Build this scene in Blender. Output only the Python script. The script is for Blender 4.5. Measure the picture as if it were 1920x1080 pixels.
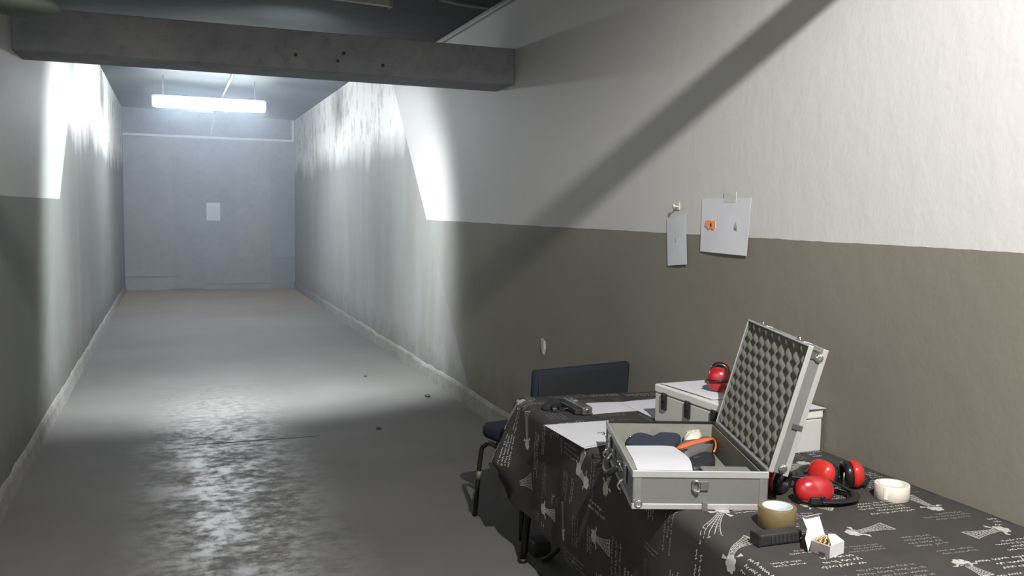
import bpy, bmesh, math, random
from mathutils import Vector, Matrix
random.seed(7)
PI = math.pi
SC = bpy.context.scene
for o in list(bpy.data.objects): bpy.data.objects.remove(o)

# ------------------------------------------------------------------ camera
F_PX, CX, CY = 1663.0, 960.0, 540.0
_Y = Vector((324-CX, 386-CY, F_PX)).normalized()
_X = Vector((5330-CX, 470-CY, F_PX)); _X = (_X - _X.dot(_Y)*_Y).normalized()
_Z = _X.cross(_Y)
if _Z.y > 0: _Z = -_Z
ROT = Matrix((_X, _Y, _Z))                      # image frame -> world
CAM = Vector((0, 0, 1.6))
cam_d = bpy.data.cameras.new('camera'); cam = bpy.data.objects.new('camera', cam_d)
SC.collection.objects.link(cam); SC.camera = cam
cam_d.sensor_width = 36; cam_d.lens = F_PX/1920*36; cam_d.clip_start = .05; cam_d.clip_end = 100
_r = ROT @ Vector((1, 0, 0)); _u = ROT @ Vector((0, -1, 0)); _b = ROT @ Vector((0, 0, -1))
cam.matrix_world = Matrix(((_r.x, _u.x, _b.x, CAM.x), (_r.y, _u.y, _b.y, CAM.y), (_r.z, _u.z, _b.z, CAM.z), (0, 0, 0, 1)))

# ------------------------------------------------------------------ light and exposure
SC.view_settings.view_transform = 'Standard'; SC.view_settings.look = 'None'
SC.view_settings.gamma = 1; SC.view_settings.use_curve_mapping = False
SC.view_settings.exposure = 0.0
w = bpy.data.worlds.new('dim_room'); SC.world = w; w.use_nodes = True
w.node_tree.nodes['Background'].inputs[0].default_value = (.8, .85, .9, 1)
w.node_tree.nodes['Background'].inputs[1].default_value = .02
def light(name, kind, loc, energy, col, **kw):
    d = bpy.data.lights.new(name, kind); o = bpy.data.objects.new(name, d); SC.collection.objects.link(o)
    o.location = loc; d.energy = energy; d.color = col
    for k, v in kw.items(): setattr(d, k, v)
    return o
NEAR = light('room_lamp', 'SPOT', (.85, -.2, 3.5), 960, (1, .965, .935), shadow_soft_size=.035, spot_size=math.radians(169), spot_blend=.33)
FLOOD = light('flood_lamp', 'SPOT', (1.10, 6.50, 2.735), 1300, (.93, .97, 1.0), shadow_soft_size=.16, spot_size=math.radians(118), spot_blend=.62)
FLOOD.rotation_euler = Vector((-.24, 1, -.62)).to_track_quat('-Z', 'Y').to_euler()
TUBE_STRENGTH = 118

# ------------------------------------------------------------------ helpers
def nodes(name):
    m = bpy.data.materials.new(name); m.use_nodes = True
    nt = m.node_tree; b = nt.nodes['Principled BSDF']
    return m, nt, b
def N(nt, t, **kw):
    n = nt.nodes.new(t)
    for k, v in kw.items(): setattr(n, k, v)
    return n
def L(nt, a, b): nt.links.new(a, b)
def mat(name, col, rough=.6, metal=0, var=.12, scale=30, bump=0, bscale=None, spec=.5, coat=0, det=4):
    m, nt, b = nodes(name)
    b.inputs['Roughness'].default_value = rough; b.inputs['Metallic'].default_value = metal
    b.inputs['Specular IOR Level'].default_value = spec; b.inputs['Coat Weight'].default_value = coat
    tc = N(nt, 'ShaderNodeTexCoord'); nz = N(nt, 'ShaderNodeTexNoise')
    nz.inputs['Scale'].default_value = scale; nz.inputs['Detail'].default_value = det
    L(nt, tc.outputs['Object'], nz.inputs['Vector'])
    cr = N(nt, 'ShaderNodeValToRGB'); e = cr.color_ramp.elements
    e[0].position = .3; e[1].position = .7
    e[0].color = (*[max(0, c*(1-var)) for c in col], 1); e[1].color = (*[min(1, c*(1+var)) for c in col], 1)
    L(nt, nz.outputs['Fac'], cr.inputs[0]); L(nt, cr.outputs[0], b.inputs['Base Color'])
    if bump:
        n2 = N(nt, 'ShaderNodeTexNoise'); n2.inputs['Scale'].default_value = bscale or scale*3
        n2.inputs['Detail'].default_value = 3
        L(nt, tc.outputs['Object'], n2.inputs['Vector'])
        bp = N(nt, 'ShaderNodeBump'); bp.inputs['Strength'].default_value = bump; bp.inputs['Distance'].default_value = .01
        L(nt, n2.outputs['Fac'], bp.inputs['Height']); L(nt, bp.outputs[0], b.inputs['Normal'])
    return m
class MB:
    """collects shapes, then links them as one mesh object"""
    def __init__(s): s.bm = bmesh.new()
    def quad(s, *p, mi=0):
        f = s.bm.faces.new([s.bm.verts.new(q) for q in p]); f.material_index = mi; return f
    def box(s, c, d, rot=None, bev=0, seg=2, mi=0):
        r = bmesh.ops.create_cube(s.bm, size=1)
        M = Matrix.Translation(Vector(c)) @ (rot.to_4x4() if rot else Matrix()) @ Matrix.Diagonal((*d, 1))
        bmesh.ops.transform(s.bm, matrix=M, verts=r['verts'])
        fs = {f for v in r['verts'] for f in v.link_faces}
        for f in fs: f.material_index = mi
        if bev:
            es = list({e for v in r['verts'] for e in v.link_edges})
            bmesh.ops.bevel(s.bm, geom=es, offset=bev, segments=seg, affect='EDGES', profile=.5)
        return s
    def prism(s, pts, a, b, mi=0):
        """polygon pts (Vectors) extruded from pts+a to pts+b"""
        A = [s.bm.verts.new(Vector(p)+Vector(a)) for p in pts]; B = [s.bm.verts.new(Vector(p)+Vector(b)) for p in pts]
        n = len(pts)
        fs = [s.bm.faces.new(A[::-1]), s.bm.faces.new(B)]
        for i in range(n): fs.append(s.bm.faces.new([A[i], A[(i+1) % n], B[(i+1) % n], B[i]]))
        for f in fs: f.material_index = mi
        return s
    def tube(s, pts, r, seg=12, close=False, mi=0, flat=1.0, up=None):
        pts = [Vector(p) for p in pts]; rings = []; n = len(pts)
        prev = None
        for i, p in enumerate(pts):
            if close: t = pts[(i+1) % n]-pts[i-1]
            else: t = pts[min(i+1, n-1)]-pts[max(i-1, 0)]
            t.normalize()
            if prev is None:
                a = Vector(up) if up else (Vector((0, 0, 1)) if abs(t.z) < .9 else Vector((1, 0, 0)))
                prev = a
            if up: prev = Vector(up)
            x = prev.cross(t).normalized(); y = t.cross(x).normalized(); prev = y
            rr = r[i] if isinstance(r, (list, tuple)) else r
            rings.append([s.bm.verts.new(p + x*math.cos(2*PI*k/seg)*rr + y*math.sin(2*PI*k/seg)*rr*flat) for k in range(seg)])
        m = n if close else n-1
        for i in range(m):
            A, B = rings[i], rings[(i+1) % n]
            for k in range(seg):
                f = s.bm.faces.new([A[k], A[(k+1) % seg], B[(k+1) % seg], B[k]]); f.smooth = True; f.material_index = mi
        if not close:
            s.bm.faces.new(rings[0][::-1]).material_index = mi; s.bm.faces.new(rings[-1]).material_index = mi
        return s
    def lathe(s, prof, seg=40, M=None, mi=0, ell=(1, 1), power=2.0, closed=False):
        """prof: list of (r, z); superelliptic section when power != 2"""
        M = M or Matrix(); rings = []
        for (r, z) in prof:
            ring = []
            for k in range(seg):
                a = 2*PI*k/seg; c, q = math.cos(a), math.sin(a)
                g = (abs(c)**power + abs(q)**power)**(-1/power)
                ring.append(s.bm.verts.new(M @ Vector((r*c*g*ell[0], r*q*g*ell[1], z))))
            rings.append(ring)
        n = len(rings); m = n if closed else n-1
        for i in range(m):
            A, B = rings[i], rings[(i+1) % n]
            for k in range(seg):
                f = s.bm.faces.new([A[k], A[(k+1) % seg], B[(k+1) % seg], B[k]]); f.smooth = True; f.material_index = mi
        if not closed:
            s.bm.faces.new(rings[0][::-1]).material_index = mi; s.bm.faces.new(rings[-1]).material_index = mi
        return s
    def build(s, name, m, parent=None, smooth=False, bevel=0):
        bmesh.ops.recalc_face_normals(s.bm, faces=s.bm.faces)
        me = bpy.data.meshes.new(name); s.bm.to_mesh(me); s.bm.free()
        for q in (m if isinstance(m, (list, tuple)) else [m]): me.materials.append(q)
        o = bpy.data.objects.new(name, me); SC.collection.objects.link(o)
        if parent: o.parent = parent
        if smooth:
            for p in me.polygons: p.use_smooth = True
        if bevel:
            bv = o.modifiers.new('bevel', 'BEVEL'); bv.width = bevel; bv.segments = 2; bv.limit_method = 'ANGLE'
        return o
def tag(o, label, cat, group=None, kind=None):
    o['label'] = label; o['category'] = cat
    if group: o['group'] = group
    if kind: o['kind'] = kind
    return o
def thing(name, label, cat, loc, rz=0, group=None):
    o = bpy.data.objects.new(name, None); SC.collection.objects.link(o)
    o.location = loc; o.rotation_euler = (0, 0, rz); o.empty_display_size = .05
    return tag(o, label, cat, group)
def struct(o): o['kind'] = 'structure'; return o
def rz(a): return Matrix.Rotation(a, 3, 'Z')
def at_z(x, y, z):
    """the world point at height z that a given direction of view meets (measuring aid)"""
    d = ROT @ Vector((x-CX, y-CY, F_PX)); return CAM + d*((z-CAM.z)/d.z)
def at_x(x, y, X):
    d = ROT @ Vector((x-CX, y-CY, F_PX)); return CAM + d*((X-CAM.x)/d.x)
def arc(pts, n=6):
    """smooth Catmull-Rom path through pts"""
    P = [Vector(p) for p in pts]; P = [2*P[0]-P[1]] + P + [2*P[-1]-P[-2]]; out = []
    for i in range(1, len(P)-2):
        for k in range(n):
            t = k/n; a, b, c, d = P[i-1:i+3]
            out.append(.5*((2*b)+(-a+c)*t+(2*a-5*b+4*c-d)*t*t+(-a+3*b-3*c+d)*t**3))
    out.append(P[-2]); return out

XR, XL, YB = 2.266, -.859, 18.1
TOP = .726                                       # height of the cloth-covered table top

# ------------------------------------------------------------------ wall material
def ramp(nt, fac, stops, interp='LINEAR'):
    c = N(nt, 'ShaderNodeValToRGB'); c.color_ramp.interpolation = interp
    els = c.color_ramp.elements
    while len(els) < len(stops): els.new(.5)
    for e, (p, col) in zip(els, stops): e.position = p; e.color = (*col, 1) if len(col) == 3 else col
    L(nt, fac, c.inputs[0]); return c.outputs[0]
def math_(nt, op, a, b=None, clamp=False):
    n = N(nt, 'ShaderNodeMath', operation=op, use_clamp=clamp)
    for i, v in enumerate((a, b)):
        if v is None: continue
        if isinstance(v, (int, float)): n.inputs[i].default_value = v
        else: L(nt, v, n.inputs[i])
    return n.outputs[0]
def mix(nt, f, a, b):
    n = N(nt, 'ShaderNodeMix', data_type='RGBA')
    for s, v in ((n.inputs[0], f), (n.inputs[6], a), (n.inputs[7], b)):
        if isinstance(v, (int, float)): s.default_value = v
        elif isinstance(v, tuple): s.default_value = (*v, 1)
        else: L(nt, v, s)
    return n.outputs[2]
def noise(nt, vec, scale, det=4, rough=.5, sc=(1, 1, 1)):
    mp = N(nt, 'ShaderNodeMapping'); mp.inputs['Scale'].default_value = sc; L(nt, vec, mp.inputs[0])
    n = N(nt, 'ShaderNodeTexNoise'); n.inputs['Scale'].default_value = scale; n.inputs['Detail'].default_value = det
    n.inputs['Roughness'].default_value = rough
    L(nt, mp.outputs[0], n.inputs['Vector']); return n.outputs['Fac']
def wall_mat(name, zline, y0, slope, white, grey, dirt, rw=1.0):
    m, nt, b = nodes(name)
    g = N(nt, 'ShaderNodeNewGeometry'); P = g.outputs['Position']
    sp = N(nt, 'ShaderNodeSeparateXYZ'); L(nt, P, sp.inputs[0]); y, z = sp.outputs[1], sp.outputs[2]
    big = noise(nt, P, 1.1, 5); mid = noise(nt, P, 7, 5, .6); streak = noise(nt, P, 1.0, 5, .55, (1, 1.3, .28))
    jit = math_(nt, 'MULTIPLY', math_(nt, 'SUBTRACT', mid, .5), .012)
    zz = math_(nt, 'ADD', z, jit)
    upper = math_(nt, 'GREATER_THAN', zz, zline)
    lim = math_(nt, 'ADD', math_(nt, 'MULTIPLY', math_(nt, 'SUBTRACT', zz, zline), slope), y0)
    near = math_(nt, 'LESS_THAN', y, lim)
    wht = mix(nt, ramp(nt, big, [(.3, (0, 0, 0)), (.75, (1, 1, 1))]), white, tuple(c*.93 for c in white))
    gry = mix(nt, ramp(nt, big, [(.3, (0, 0, 0)), (.7, (1, 1, 1))]), grey, tuple(c*.88 for c in grey))
    painted = mix(nt, upper, gry, wht)
    # the unpainted plaster further down the range: flaking limewash above, stained grey below
    raw_lo = mix(nt, ramp(nt, streak, [(.44, (0, 0, 0)), (.62, (1, 1, 1))]), tuple(c*rw for c in (.26, .265, .25)), tuple(c*rw for c in (.315, .33, .325)))
    raw_lo = mix(nt, ramp(nt, mid, [(.35, (0, 0, 0)), (.65, (.35, .35, .35))]), raw_lo, tuple(c*rw for c in (.31, .31, .29)))
    flake = ramp(nt, noise(nt, P, 5.5, 8, .7, (1, 1, .55)), [(.40, (.55, .54, .51)), (.47, (.86, .85, .82))])
    hi = math_(nt, 'ADD', math_(nt, 'MULTIPLY', math_(nt, 'SUBTRACT', streak, .5), .9), z)
    up = ramp(nt, math_(nt, 'DIVIDE', hi, 4.0), [(.545, (0, 0, 0)), (.63, (1, 1, 1))])
    raw = mix(nt, up, raw_lo, flake)
    col = mix(nt, math_(nt, 'MULTIPLY', near, upper), mix(nt, near, raw, mix(nt, ramp(nt, math_(nt, 'DIVIDE', y, 10.0), [(.68, (0, 0, 0)), (.80, (1, 1, 1))]), gry, raw_lo)), painted)
    # grime rising from the floor
    low = math_(nt, 'ADD', z, math_(nt, 'MULTIPLY', math_(nt, 'SUBTRACT', noise(nt, P, 4, 6, .7), .5), -.9))
    dm = ramp(nt, low, [(.02, (dirt, dirt, dirt)), (.42, (0, 0, 0))])
    col = mix(nt, dm, col, (.10, .095, .08))
    L(nt, col, b.inputs['Base Color']); b.inputs['Roughness'].default_value = .62
    b.inputs['Specular IOR Level'].default_value = .3
    t1 = noise(nt, P, 14, 3, .5, (1, 1, .7)); t2 = noise(nt, P, 45, 3, .6)
    h = math_(nt, 'ADD', t1, math_(nt, 'MULTIPLY', t2, .35))
    bp = N(nt, 'ShaderNodeBump'); bp.inputs['Strength'].default_value = .22; bp.inputs['Distance'].default_value = .010
    L(nt, h, bp.inputs['Height']); L(nt, bp.outputs[0], b.inputs['Normal'])
    return m
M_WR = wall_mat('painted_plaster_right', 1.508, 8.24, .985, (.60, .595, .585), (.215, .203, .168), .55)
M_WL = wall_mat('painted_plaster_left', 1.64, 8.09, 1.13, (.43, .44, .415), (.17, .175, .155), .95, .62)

def concrete(name, c1, c2, rough=.8, sc=3, bump=.3):
    m, nt, b = nodes(name)
    g = N(nt, 'ShaderNodeNewGeometry'); P = g.outputs['Position']
    f = noise(nt, P, sc, 7, .65); f2 = noise(nt, P, sc*7, 4, .6)
    col = mix(nt, ramp(nt, f, [(.32, (0, 0, 0)), (.68, (1, 1, 1))]), c1, c2)
    col = mix(nt, ramp(nt, f2, [(.3, (.35, .35, .35)), (.5, (0, 0, 0))]), col, tuple(c*.6 for c in c1))
    L(nt, col, b.inputs['Base Color']); b.inputs['Roughness'].default_value = rough
    bp = N(nt, 'ShaderNodeBump'); bp.inputs['Strength'].default_value = bump; bp.inputs['Distance'].default_value = .01
    L(nt, f2, bp.inputs['Height']); L(nt, bp.outputs[0], b.inputs['Normal'])
    return m
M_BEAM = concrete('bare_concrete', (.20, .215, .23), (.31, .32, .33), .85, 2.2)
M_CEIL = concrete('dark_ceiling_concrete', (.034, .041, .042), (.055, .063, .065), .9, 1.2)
M_SKIRT = concrete('dirty_skirting', (.17, .165, .15), (.26, .255, .235), .8, 6)
def floor_mat():
    m, nt, b = nodes('floor_paint_sheen')
    g = N(nt, 'ShaderNodeNewGeometry'); P = g.outputs['Position']
    sp = N(nt, 'ShaderNodeSeparateXYZ'); L(nt, P, sp.inputs[0]); x, y = sp.outputs[0], sp.outputs[1]
    f = noise(nt, P, .9, 6, .6); f2 = noise(nt, P, 16, 5, .7, (.8, 1, 1)); f3 = noise(nt, P, 3.0, 5, .6)
    col = mix(nt, ramp(nt, f, [(.3, (0, 0, 0)), (.7, (1, 1, 1))]), (.115, .114, .108), (.15, .149, .142))
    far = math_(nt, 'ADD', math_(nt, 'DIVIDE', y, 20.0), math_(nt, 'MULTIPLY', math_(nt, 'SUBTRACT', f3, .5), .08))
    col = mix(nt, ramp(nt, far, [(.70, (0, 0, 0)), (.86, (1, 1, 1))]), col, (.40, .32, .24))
    # tube reflection on the floor: shinier patches, with its brightness painted into the colour
    sheen_zone = ramp(nt, math_(nt, 'ABSOLUTE', math_(nt, 'SUBTRACT', x, .30)), [(.18, (1, 1, 1)), (.62, (0, 0, 0))])
    sheen_spots = ramp(nt, math_(nt, 'ADD', math_(nt, 'MULTIPLY', f2, .55), math_(nt, 'MULTIPLY', f3, .45)), [(.42, (0, 0, 0)), (.56, (1, 1, 1))])
    sheen_zone = math_(nt, 'MULTIPLY', sheen_zone, ramp(nt, math_(nt, 'ADD', math_(nt, 'DIVIDE', y, 10.0), math_(nt, 'MULTIPLY', math_(nt, 'SUBTRACT', f3, .5), .3)), [(.66, (1, 1, 1)), (.86, (0, 0, 0))]))
    wm = math_(nt, 'MULTIPLY', sheen_zone, sheen_spots)
    col = mix(nt, math_(nt, 'MULTIPLY', wm, .25), col, (.33, .325, .30))
    L(nt, col, b.inputs['Base Color'])
    r = math_(nt, 'SUBTRACT', .66, math_(nt, 'MULTIPLY', wm, .30))
    L(nt, r, b.inputs['Roughness']); L(nt, math_(nt, 'ADD', .14, math_(nt, 'MULTIPLY', wm, .34)), b.inputs['Specular IOR Level'])
    bp = N(nt, 'ShaderNodeBump'); bp.inputs['Strength'].default_value = .16; bp.inputs['Distance'].default_value = .006
    L(nt, math_(nt, 'ADD', math_(nt, 'MULTIPLY', f2, .8), math_(nt, 'MULTIPLY', f3, .4)), bp.inputs['Height']); L(nt, bp.outputs[0], b.inputs['Normal'])
    return m
M_FLOOR = floor_mat()

# ------------------------------------------------------------------ the setting
Y0 = -3.5
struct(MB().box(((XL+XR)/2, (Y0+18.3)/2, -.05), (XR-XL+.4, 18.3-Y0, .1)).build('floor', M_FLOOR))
struct(MB().box((XR+.1, (Y0+18.3)/2, 1.95), (.2, 18.3-Y0, 3.9)).build('wall_right', M_WR))
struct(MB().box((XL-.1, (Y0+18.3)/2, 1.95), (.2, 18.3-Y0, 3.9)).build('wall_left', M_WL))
struct(MB().box(((XL+XR)/2, 18.2, 1.95), (XR-XL, .2, 3.9)).build('wall_back', concrete('back_wall_grey_blue', (.20, .22, .25), (.27, .29, .33), .8, 1.5)))
struct(MB().box(((XL+XR)/2, Y0-.1, 1.95), (XR-XL+.4, .2, 3.9)).build('wall_front', mat('rear_wall_paint', (.35, .35, .33))))
c = MB(); xl, xr = XL-.2, XR+.2
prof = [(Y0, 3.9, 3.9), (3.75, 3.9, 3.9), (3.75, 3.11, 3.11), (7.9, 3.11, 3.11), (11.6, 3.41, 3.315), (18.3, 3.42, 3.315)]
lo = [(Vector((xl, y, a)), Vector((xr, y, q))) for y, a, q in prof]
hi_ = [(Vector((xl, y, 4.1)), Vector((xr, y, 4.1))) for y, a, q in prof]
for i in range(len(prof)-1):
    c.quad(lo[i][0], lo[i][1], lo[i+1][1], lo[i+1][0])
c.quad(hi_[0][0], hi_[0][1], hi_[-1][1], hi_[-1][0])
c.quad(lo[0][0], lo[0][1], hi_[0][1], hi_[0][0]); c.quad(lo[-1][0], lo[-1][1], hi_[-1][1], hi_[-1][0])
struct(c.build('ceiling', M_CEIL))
# skirting bands, irregular top edge
def skirting(name, x, sgn, y0, y1, h, d):
    m = MB(); n = 90; rnd = random.Random(3); A = []
    for i in range(n+1):
        y = y0+(y1-y0)*i/n; hh = h+rnd.uniform(-.012, .012); dd = d+rnd.uniform(-.004, .004)
        A.append([m.bm.verts.new(p) for p in ((x, y, hh), (x-sgn*dd*.6, y, hh-.004), (x-sgn*dd, y, hh-.025), (x-sgn*(dd+.008), y, 0))])
    for i in range(n):
        for k in range(3): m.bm.faces.new([A[i][k], A[i][k+1], A[i+1][k+1], A[i+1][k]])
    return struct(m.build(name, M_SKIRT))
skirting('baseboard_right', XR, 1, 2.2, YB, .13, .022)
skirting('baseboard_left', XL, -1, 2.0, YB, .12, .02)
# cross beam
bt = thing('concrete_beam', 'long bare concrete beam spanning the passage from wall to wall', 'beam', ((XL+XR)/2, 6.14, 2.49))
m = MB(); n = 60
for i in range(1): m.box((0, 0, .125), (XR-XL, .40, .25), bev=.006, seg=2)
m.build('beam_body', M_BEAM, bt)
m = MB()
for x in (.05, .32, .36, .62): m.lathe([(.011, 0), (.011, .003), (.007, .004)], 14, Matrix.Translation((x, -.2, .06+.1*random.random())) @ Matrix.Rotation(PI/2, 4, 'X'))
m.build('form_tie_hole', mat('hole_dark', (.03, .03, .03)), bt)
# unseen overhead water pipe nearer the shooters: a real pipe wall to wall
pp = MB().tube([(XL+.001, 1.7, 2.812), (XR-.001, 1.7, 2.812)], .047, 20).build('water_pipe', mat('grey_pipe_paint', (.3, .3, .3)))
tag(pp, 'grey overhead pipe crossing the passage above the table', 'pipe')

# strip along the ceiling edge, cable and dark fittings near the ceiling
struct(MB().box((XR-.018, 5.95, 3.092), (.036, 3.8, .036), bev=.006).build('trim_1', mat('pale_edge_strip', (.42, .42, .40))))
cb = MB().tube(arc([(1.80, 6.25, 3.098), (2.0, 6.30, 3.09), (2.21, 6.36, 3.098)]), .011, 10).build('ceiling_cable', mat('grey_cable', (.3, .3, .3)))
tag(cb, 'thin grey cable fixed under the dark ceiling near the right wall', 'cable')
fx = thing('ceiling_batten', 'unlit pale batten light on the dark ceiling before the beam', 'light fitting', (1.02, 6.42, 3.11), math.radians(8))
MB().box((0, 0, -.022), (.95, .055, .044), bev=.006).build('housing', mat('pale_fitting', (.45, .45, .42)), fx)
MB().box((.484, 0, -.024), (.018, .062, .05), bev=.004).build('end_cap', mat('fitting_cap', (.40, .39, .36)), fx)
_d = ROT @ Vector((45-CX, 22-CY, F_PX)); VP = CAM + _d*(4.45/_d.y)
rd = thing('round_vent', 'round pale green vent cowl hanging at the upper left corner', 'vent', (VP.x, VP.y, VP.z))
MB().lathe([(.06, 3.11-VP.z), (.06, .09), (.125, .05), (.15, .025), (.14, 0), (.08, -.012), (.03, -.016)], 40).build('cowl', mat('dusty_green', (.12, .135, .115), .7), rd)
MB().lathe([(.10, 3.11-VP.z), (.10, 3.10-VP.z), (.07, 3.095-VP.z)], 32).build('mounting_flange', mat('dusty_grey', (.2, .2, .19)), rd)

fo = thing('flood_blocker', 'unseen black hood added behind the beam to block upward light of the lamp', 'flood_blocker', (1.10, 6.46, 2.795))
MB().box((0, .16, .0), (.46, .56, .012), bev=.003).box((0, -.11, -.06), (.46, .012, .12)).build('hood', mat('hood_black', (.03, .03, .03)), fo)  # added hood above the flood spot, keeps its light off the ceiling
MB().box((0, -.118, -.17), (.06, .004, .26)).build('bracket', mat('bracket_steel', (.2, .2, .2)), fo)
# fluorescent light and conduit
fl = thing('fluorescent_light', 'glowing white fluorescent tube light hanging above the far range', 'light', (.50, 13.1, 2.985))
MB().box((0, 0, .085), (1.46, .12, .045), bev=.008).build('housing', mat('white_enamel', (.7, .7, .7), .4), fl)
em = bpy.data.materials.new('lit_tube'); em.use_nodes = True; b = em.node_tree.nodes['Principled BSDF']
b.inputs['Emission Color'].default_value = (.86, .93, 1, 1); b.inputs['Emission Strength'].default_value = TUBE_STRENGTH
for yy in (-.055, .055):
    MB().tube([(-.72, yy, .01), (.72, yy, .01)], .058, 20).build('tube', em, fl)
MB().box((-.733, 0, .03), (.025, .21, .12), bev=.01).build('end_cap', mat('cap_white', (.6, .62, .65)), fl)
MB().box((.733, 0, .03), (.025, .21, .12), bev=.01).build('end_cap', mat('cap_white', (.6, .62, .65)), fl)
for xx in (-.6, .6): MB().tube([(xx, 0, .10), (xx, 0, .375)], .006, 8).build('hanger_rod', mat('rod_steel', (.4, .4, .4), .4, 1), fl)
cd = thing('conduit', 'thin pale conduit running along the ceiling over the lit tube', 'conduit', (.765, 12.0, 3.35))
MB().tube([(0, -.7, -.02), (0, 5.99, .0)], .012, 10).build('pipe_run', mat('pale_conduit', (.55, .56, .58)), cd)
MB().box((0, 0, -.018), (.05, .13, .045), bev=.008).build('junction_box', mat('pale_box', (.6, .6, .6)), cd)
MB().tube([(0, 6.03, 0), (-.06, 6.03, -.40)], .012, 10).build('wall_drop', mat('pale_conduit2', (.55, .56, .58)), cd)

# back wall: rail and steel plates
rl = thing('steel_rail', 'pale horizontal steel rail along the top of the back plates', 'rail', (.70, 18.05, 2.91))
MB().box((0, 0, 0), (3.1, .05, .045), bev=.004).build('rail_bar', mat('pale_steel', (.52, .54, .57), .5), rl)
MB().box((1.53, .01, .19), (.045, .04, .42), bev=.004).build('upright', mat('pale_steel_b', (.52, .54, .57), .5), rl)
plates = [(-.855, .05, .26, (.19, .205, .225), 'wide bluish grey steel plate at the far left of the back wall'),
          (.0, .49, .02, (.17, .19, .215), 'narrow grey steel plate left of the white paper on the back wall'),
          (.43, 1.19, .10, (.175, .20, .235), 'wide steel plate behind the white paper target'),
          (1.14, 1.80, .11, (.195, .21, .23), 'scuffed steel plate right of the white paper target'),
          (1.76, 2.262, .62, (.16, .19, .215), 'short dark steel plate in the far right corner')]
for i, (a, q, z0, col, lab) in enumerate(plates):
    mt = concrete('steel_plate_paint_%d' % i, col, tuple(v*1.3 for v in col), .55, 1.6, .1)
    yy = 18.085 - (.012 if i % 2 else 0)
    p = MB().box(((a+q)/2, yy, (z0+2.885)/2), (q-a, .01, 2.885-z0)).build('steel_plate', mt)
    tag(p, lab, 'plate', 'steel backstop plates')
p = MB().box((2.02, 18.094, .31), (.48, .008, .60)).build('steel_plate', concrete('steel_low', (.15, .18, .215), (.19, .22, .25), .6, 2))
tag(p, 'low square steel panel under the short dark plate in the right corner', 'plate', 'steel backstop plates')

# ------------------------------------------------------------------ papers
def paper_mat(name, col): return mat(name, col, .75, var=.03, scale=8, spec=.2)
M_PAPER = paper_mat('white_paper', (.60, .61, .66)); M_PAPER2 = paper_mat('bright_paper', (.58, .59, .62))
def sheet(name, label, P, bump=lambda u, v: 0, nrm=(0, 0, 1), m=None, n=14, th=.0008, group=None, edge=None):
    """P: four corners (00,10,11,01)"""
    P = [Vector(p) for p in P]; nrm = Vector(nrm).normalized(); b = MB(); c0 = sum(P, Vector())/4
    G = [[], []]
    for j in range(n+1):
        for s in (0, 1): G[s].append([])
        for i in range(n+1):
            u, v = i/n, j/n
            uu = u
            if edge: uu = u*(1+edge(v))
            q = P[0].lerp(P[1], uu).lerp(P[3].lerp(P[2], uu), v) + nrm*bump(u, v) - c0
            G[0][j].append(b.bm.verts.new(q)); G[1][j].append(b.bm.verts.new(q+nrm*th))
    for j in range(n):
        for i in range(n):
            for s in (0, 1):
                g = G[s]; f = b.bm.faces.new([g[j][i], g[j][i+1], g[j+1][i+1], g[j+1][i]]); f.smooth = True
    for k in range(n):
        for (a, c_) in (((0, k), (0, k+1)), ((n, k), (n, k+1)), ((k, 0), (k+1, 0)), ((k, n), (k+1, n))):
            b.quad(G[0][a[0]][a[1]].co, G[0][c_[0]][c_[1]].co, G[1][c_[0]][c_[1]].co, G[1][a[0]][a[1]].co)
    o = b.build(name, m or M_PAPER); o.location = c0
    tag(o, label, 'paper', group); return o
# target on back wall
tp = sheet('target_paper', 'small white paper target pinned to the middle of the back wall',
      [(.603, 18.066, 1.335), (.852, 18.066, 1.33), (.852, 18.066, 1.672), (.603, 18.066, 1.672)], lambda u, v: .003*math.sin(u*3), (0, -1, 0))
b = MB()
for r in (.03, .055): b.tube([(r*math.cos(a/24*2*PI), -.006, r*math.sin(a/24*2*PI)) for a in range(24)], .0018, 6, close=True)
b.build('target_rings', mat('faint_ink', (.45, .47, .5)), tp)
# wall papers
S1 = sheet('wall_paper_sheet', 'wide white paper with an orange sticker taped on the right wall',
      [at_x(1313, 471, XR-.006), at_x(1400, 480, XR-.010), at_x(1409, 371, XR-.003), at_x(1317, 373, XR-.002)],
      lambda u, v: .003*(1-v)*math.sin(u*PI)**2, (-1, 0, 0), paper_mat('target_sheet', (.66, .675, .73)))
def on(o, wx, wy, wz): return Vector((wx, wy, wz)) - o.location
b = MB(); q_ = at_x(1333, 422, XR-.0095); c0 = on(S1, *q_)
b.prism([c0+Vector((0, a, z)) for a, z in ((.042, .018), (.015, .022), (-.005, .018), (-.034, .019), (-.036, -.012), (-.022, -.022), (0, -.012), (.018, -.021), (.028, -.008), (.046, -.004))], (.003, 0, 0), (-.001, 0, 0))
b.build('orange_sticker', mat('orange_fluo', (.95, .33, .14), .6), S1)
def figure(parent, c0, s, col, nm):
    b = MB()
    b.prism([c0+Vector((0, a*s, z*s)) for a, z in ((-.5, -1), (-.6, .1), (-.25, .35), (-.28, .8), (0, 1), (.28, .8), (.25, .35), (.6, .1), (.5, -1), (.1, -.6), (-.1, -.6))], (.001, 0, 0), (-.0015, 0, 0))
    b.build(nm, mat(nm+'_ink', col), parent)
figure(S1, on(S1, *at_x(1333, 421, XR-.0108)), .009, (.03, .03, .04), 'target_figure')
figure(S1, on(S1, *at_x(1380, 424, XR-.0118)), .016, (.34, .35, .40), 'target_figure_grey')
b = MB().box(on(S1, *at_x(1369, 370, XR-.004)), (.002, .09, .045)); b.build('tape_piece', mat('old_tape', (.56, .55, .50)), S1)
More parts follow.
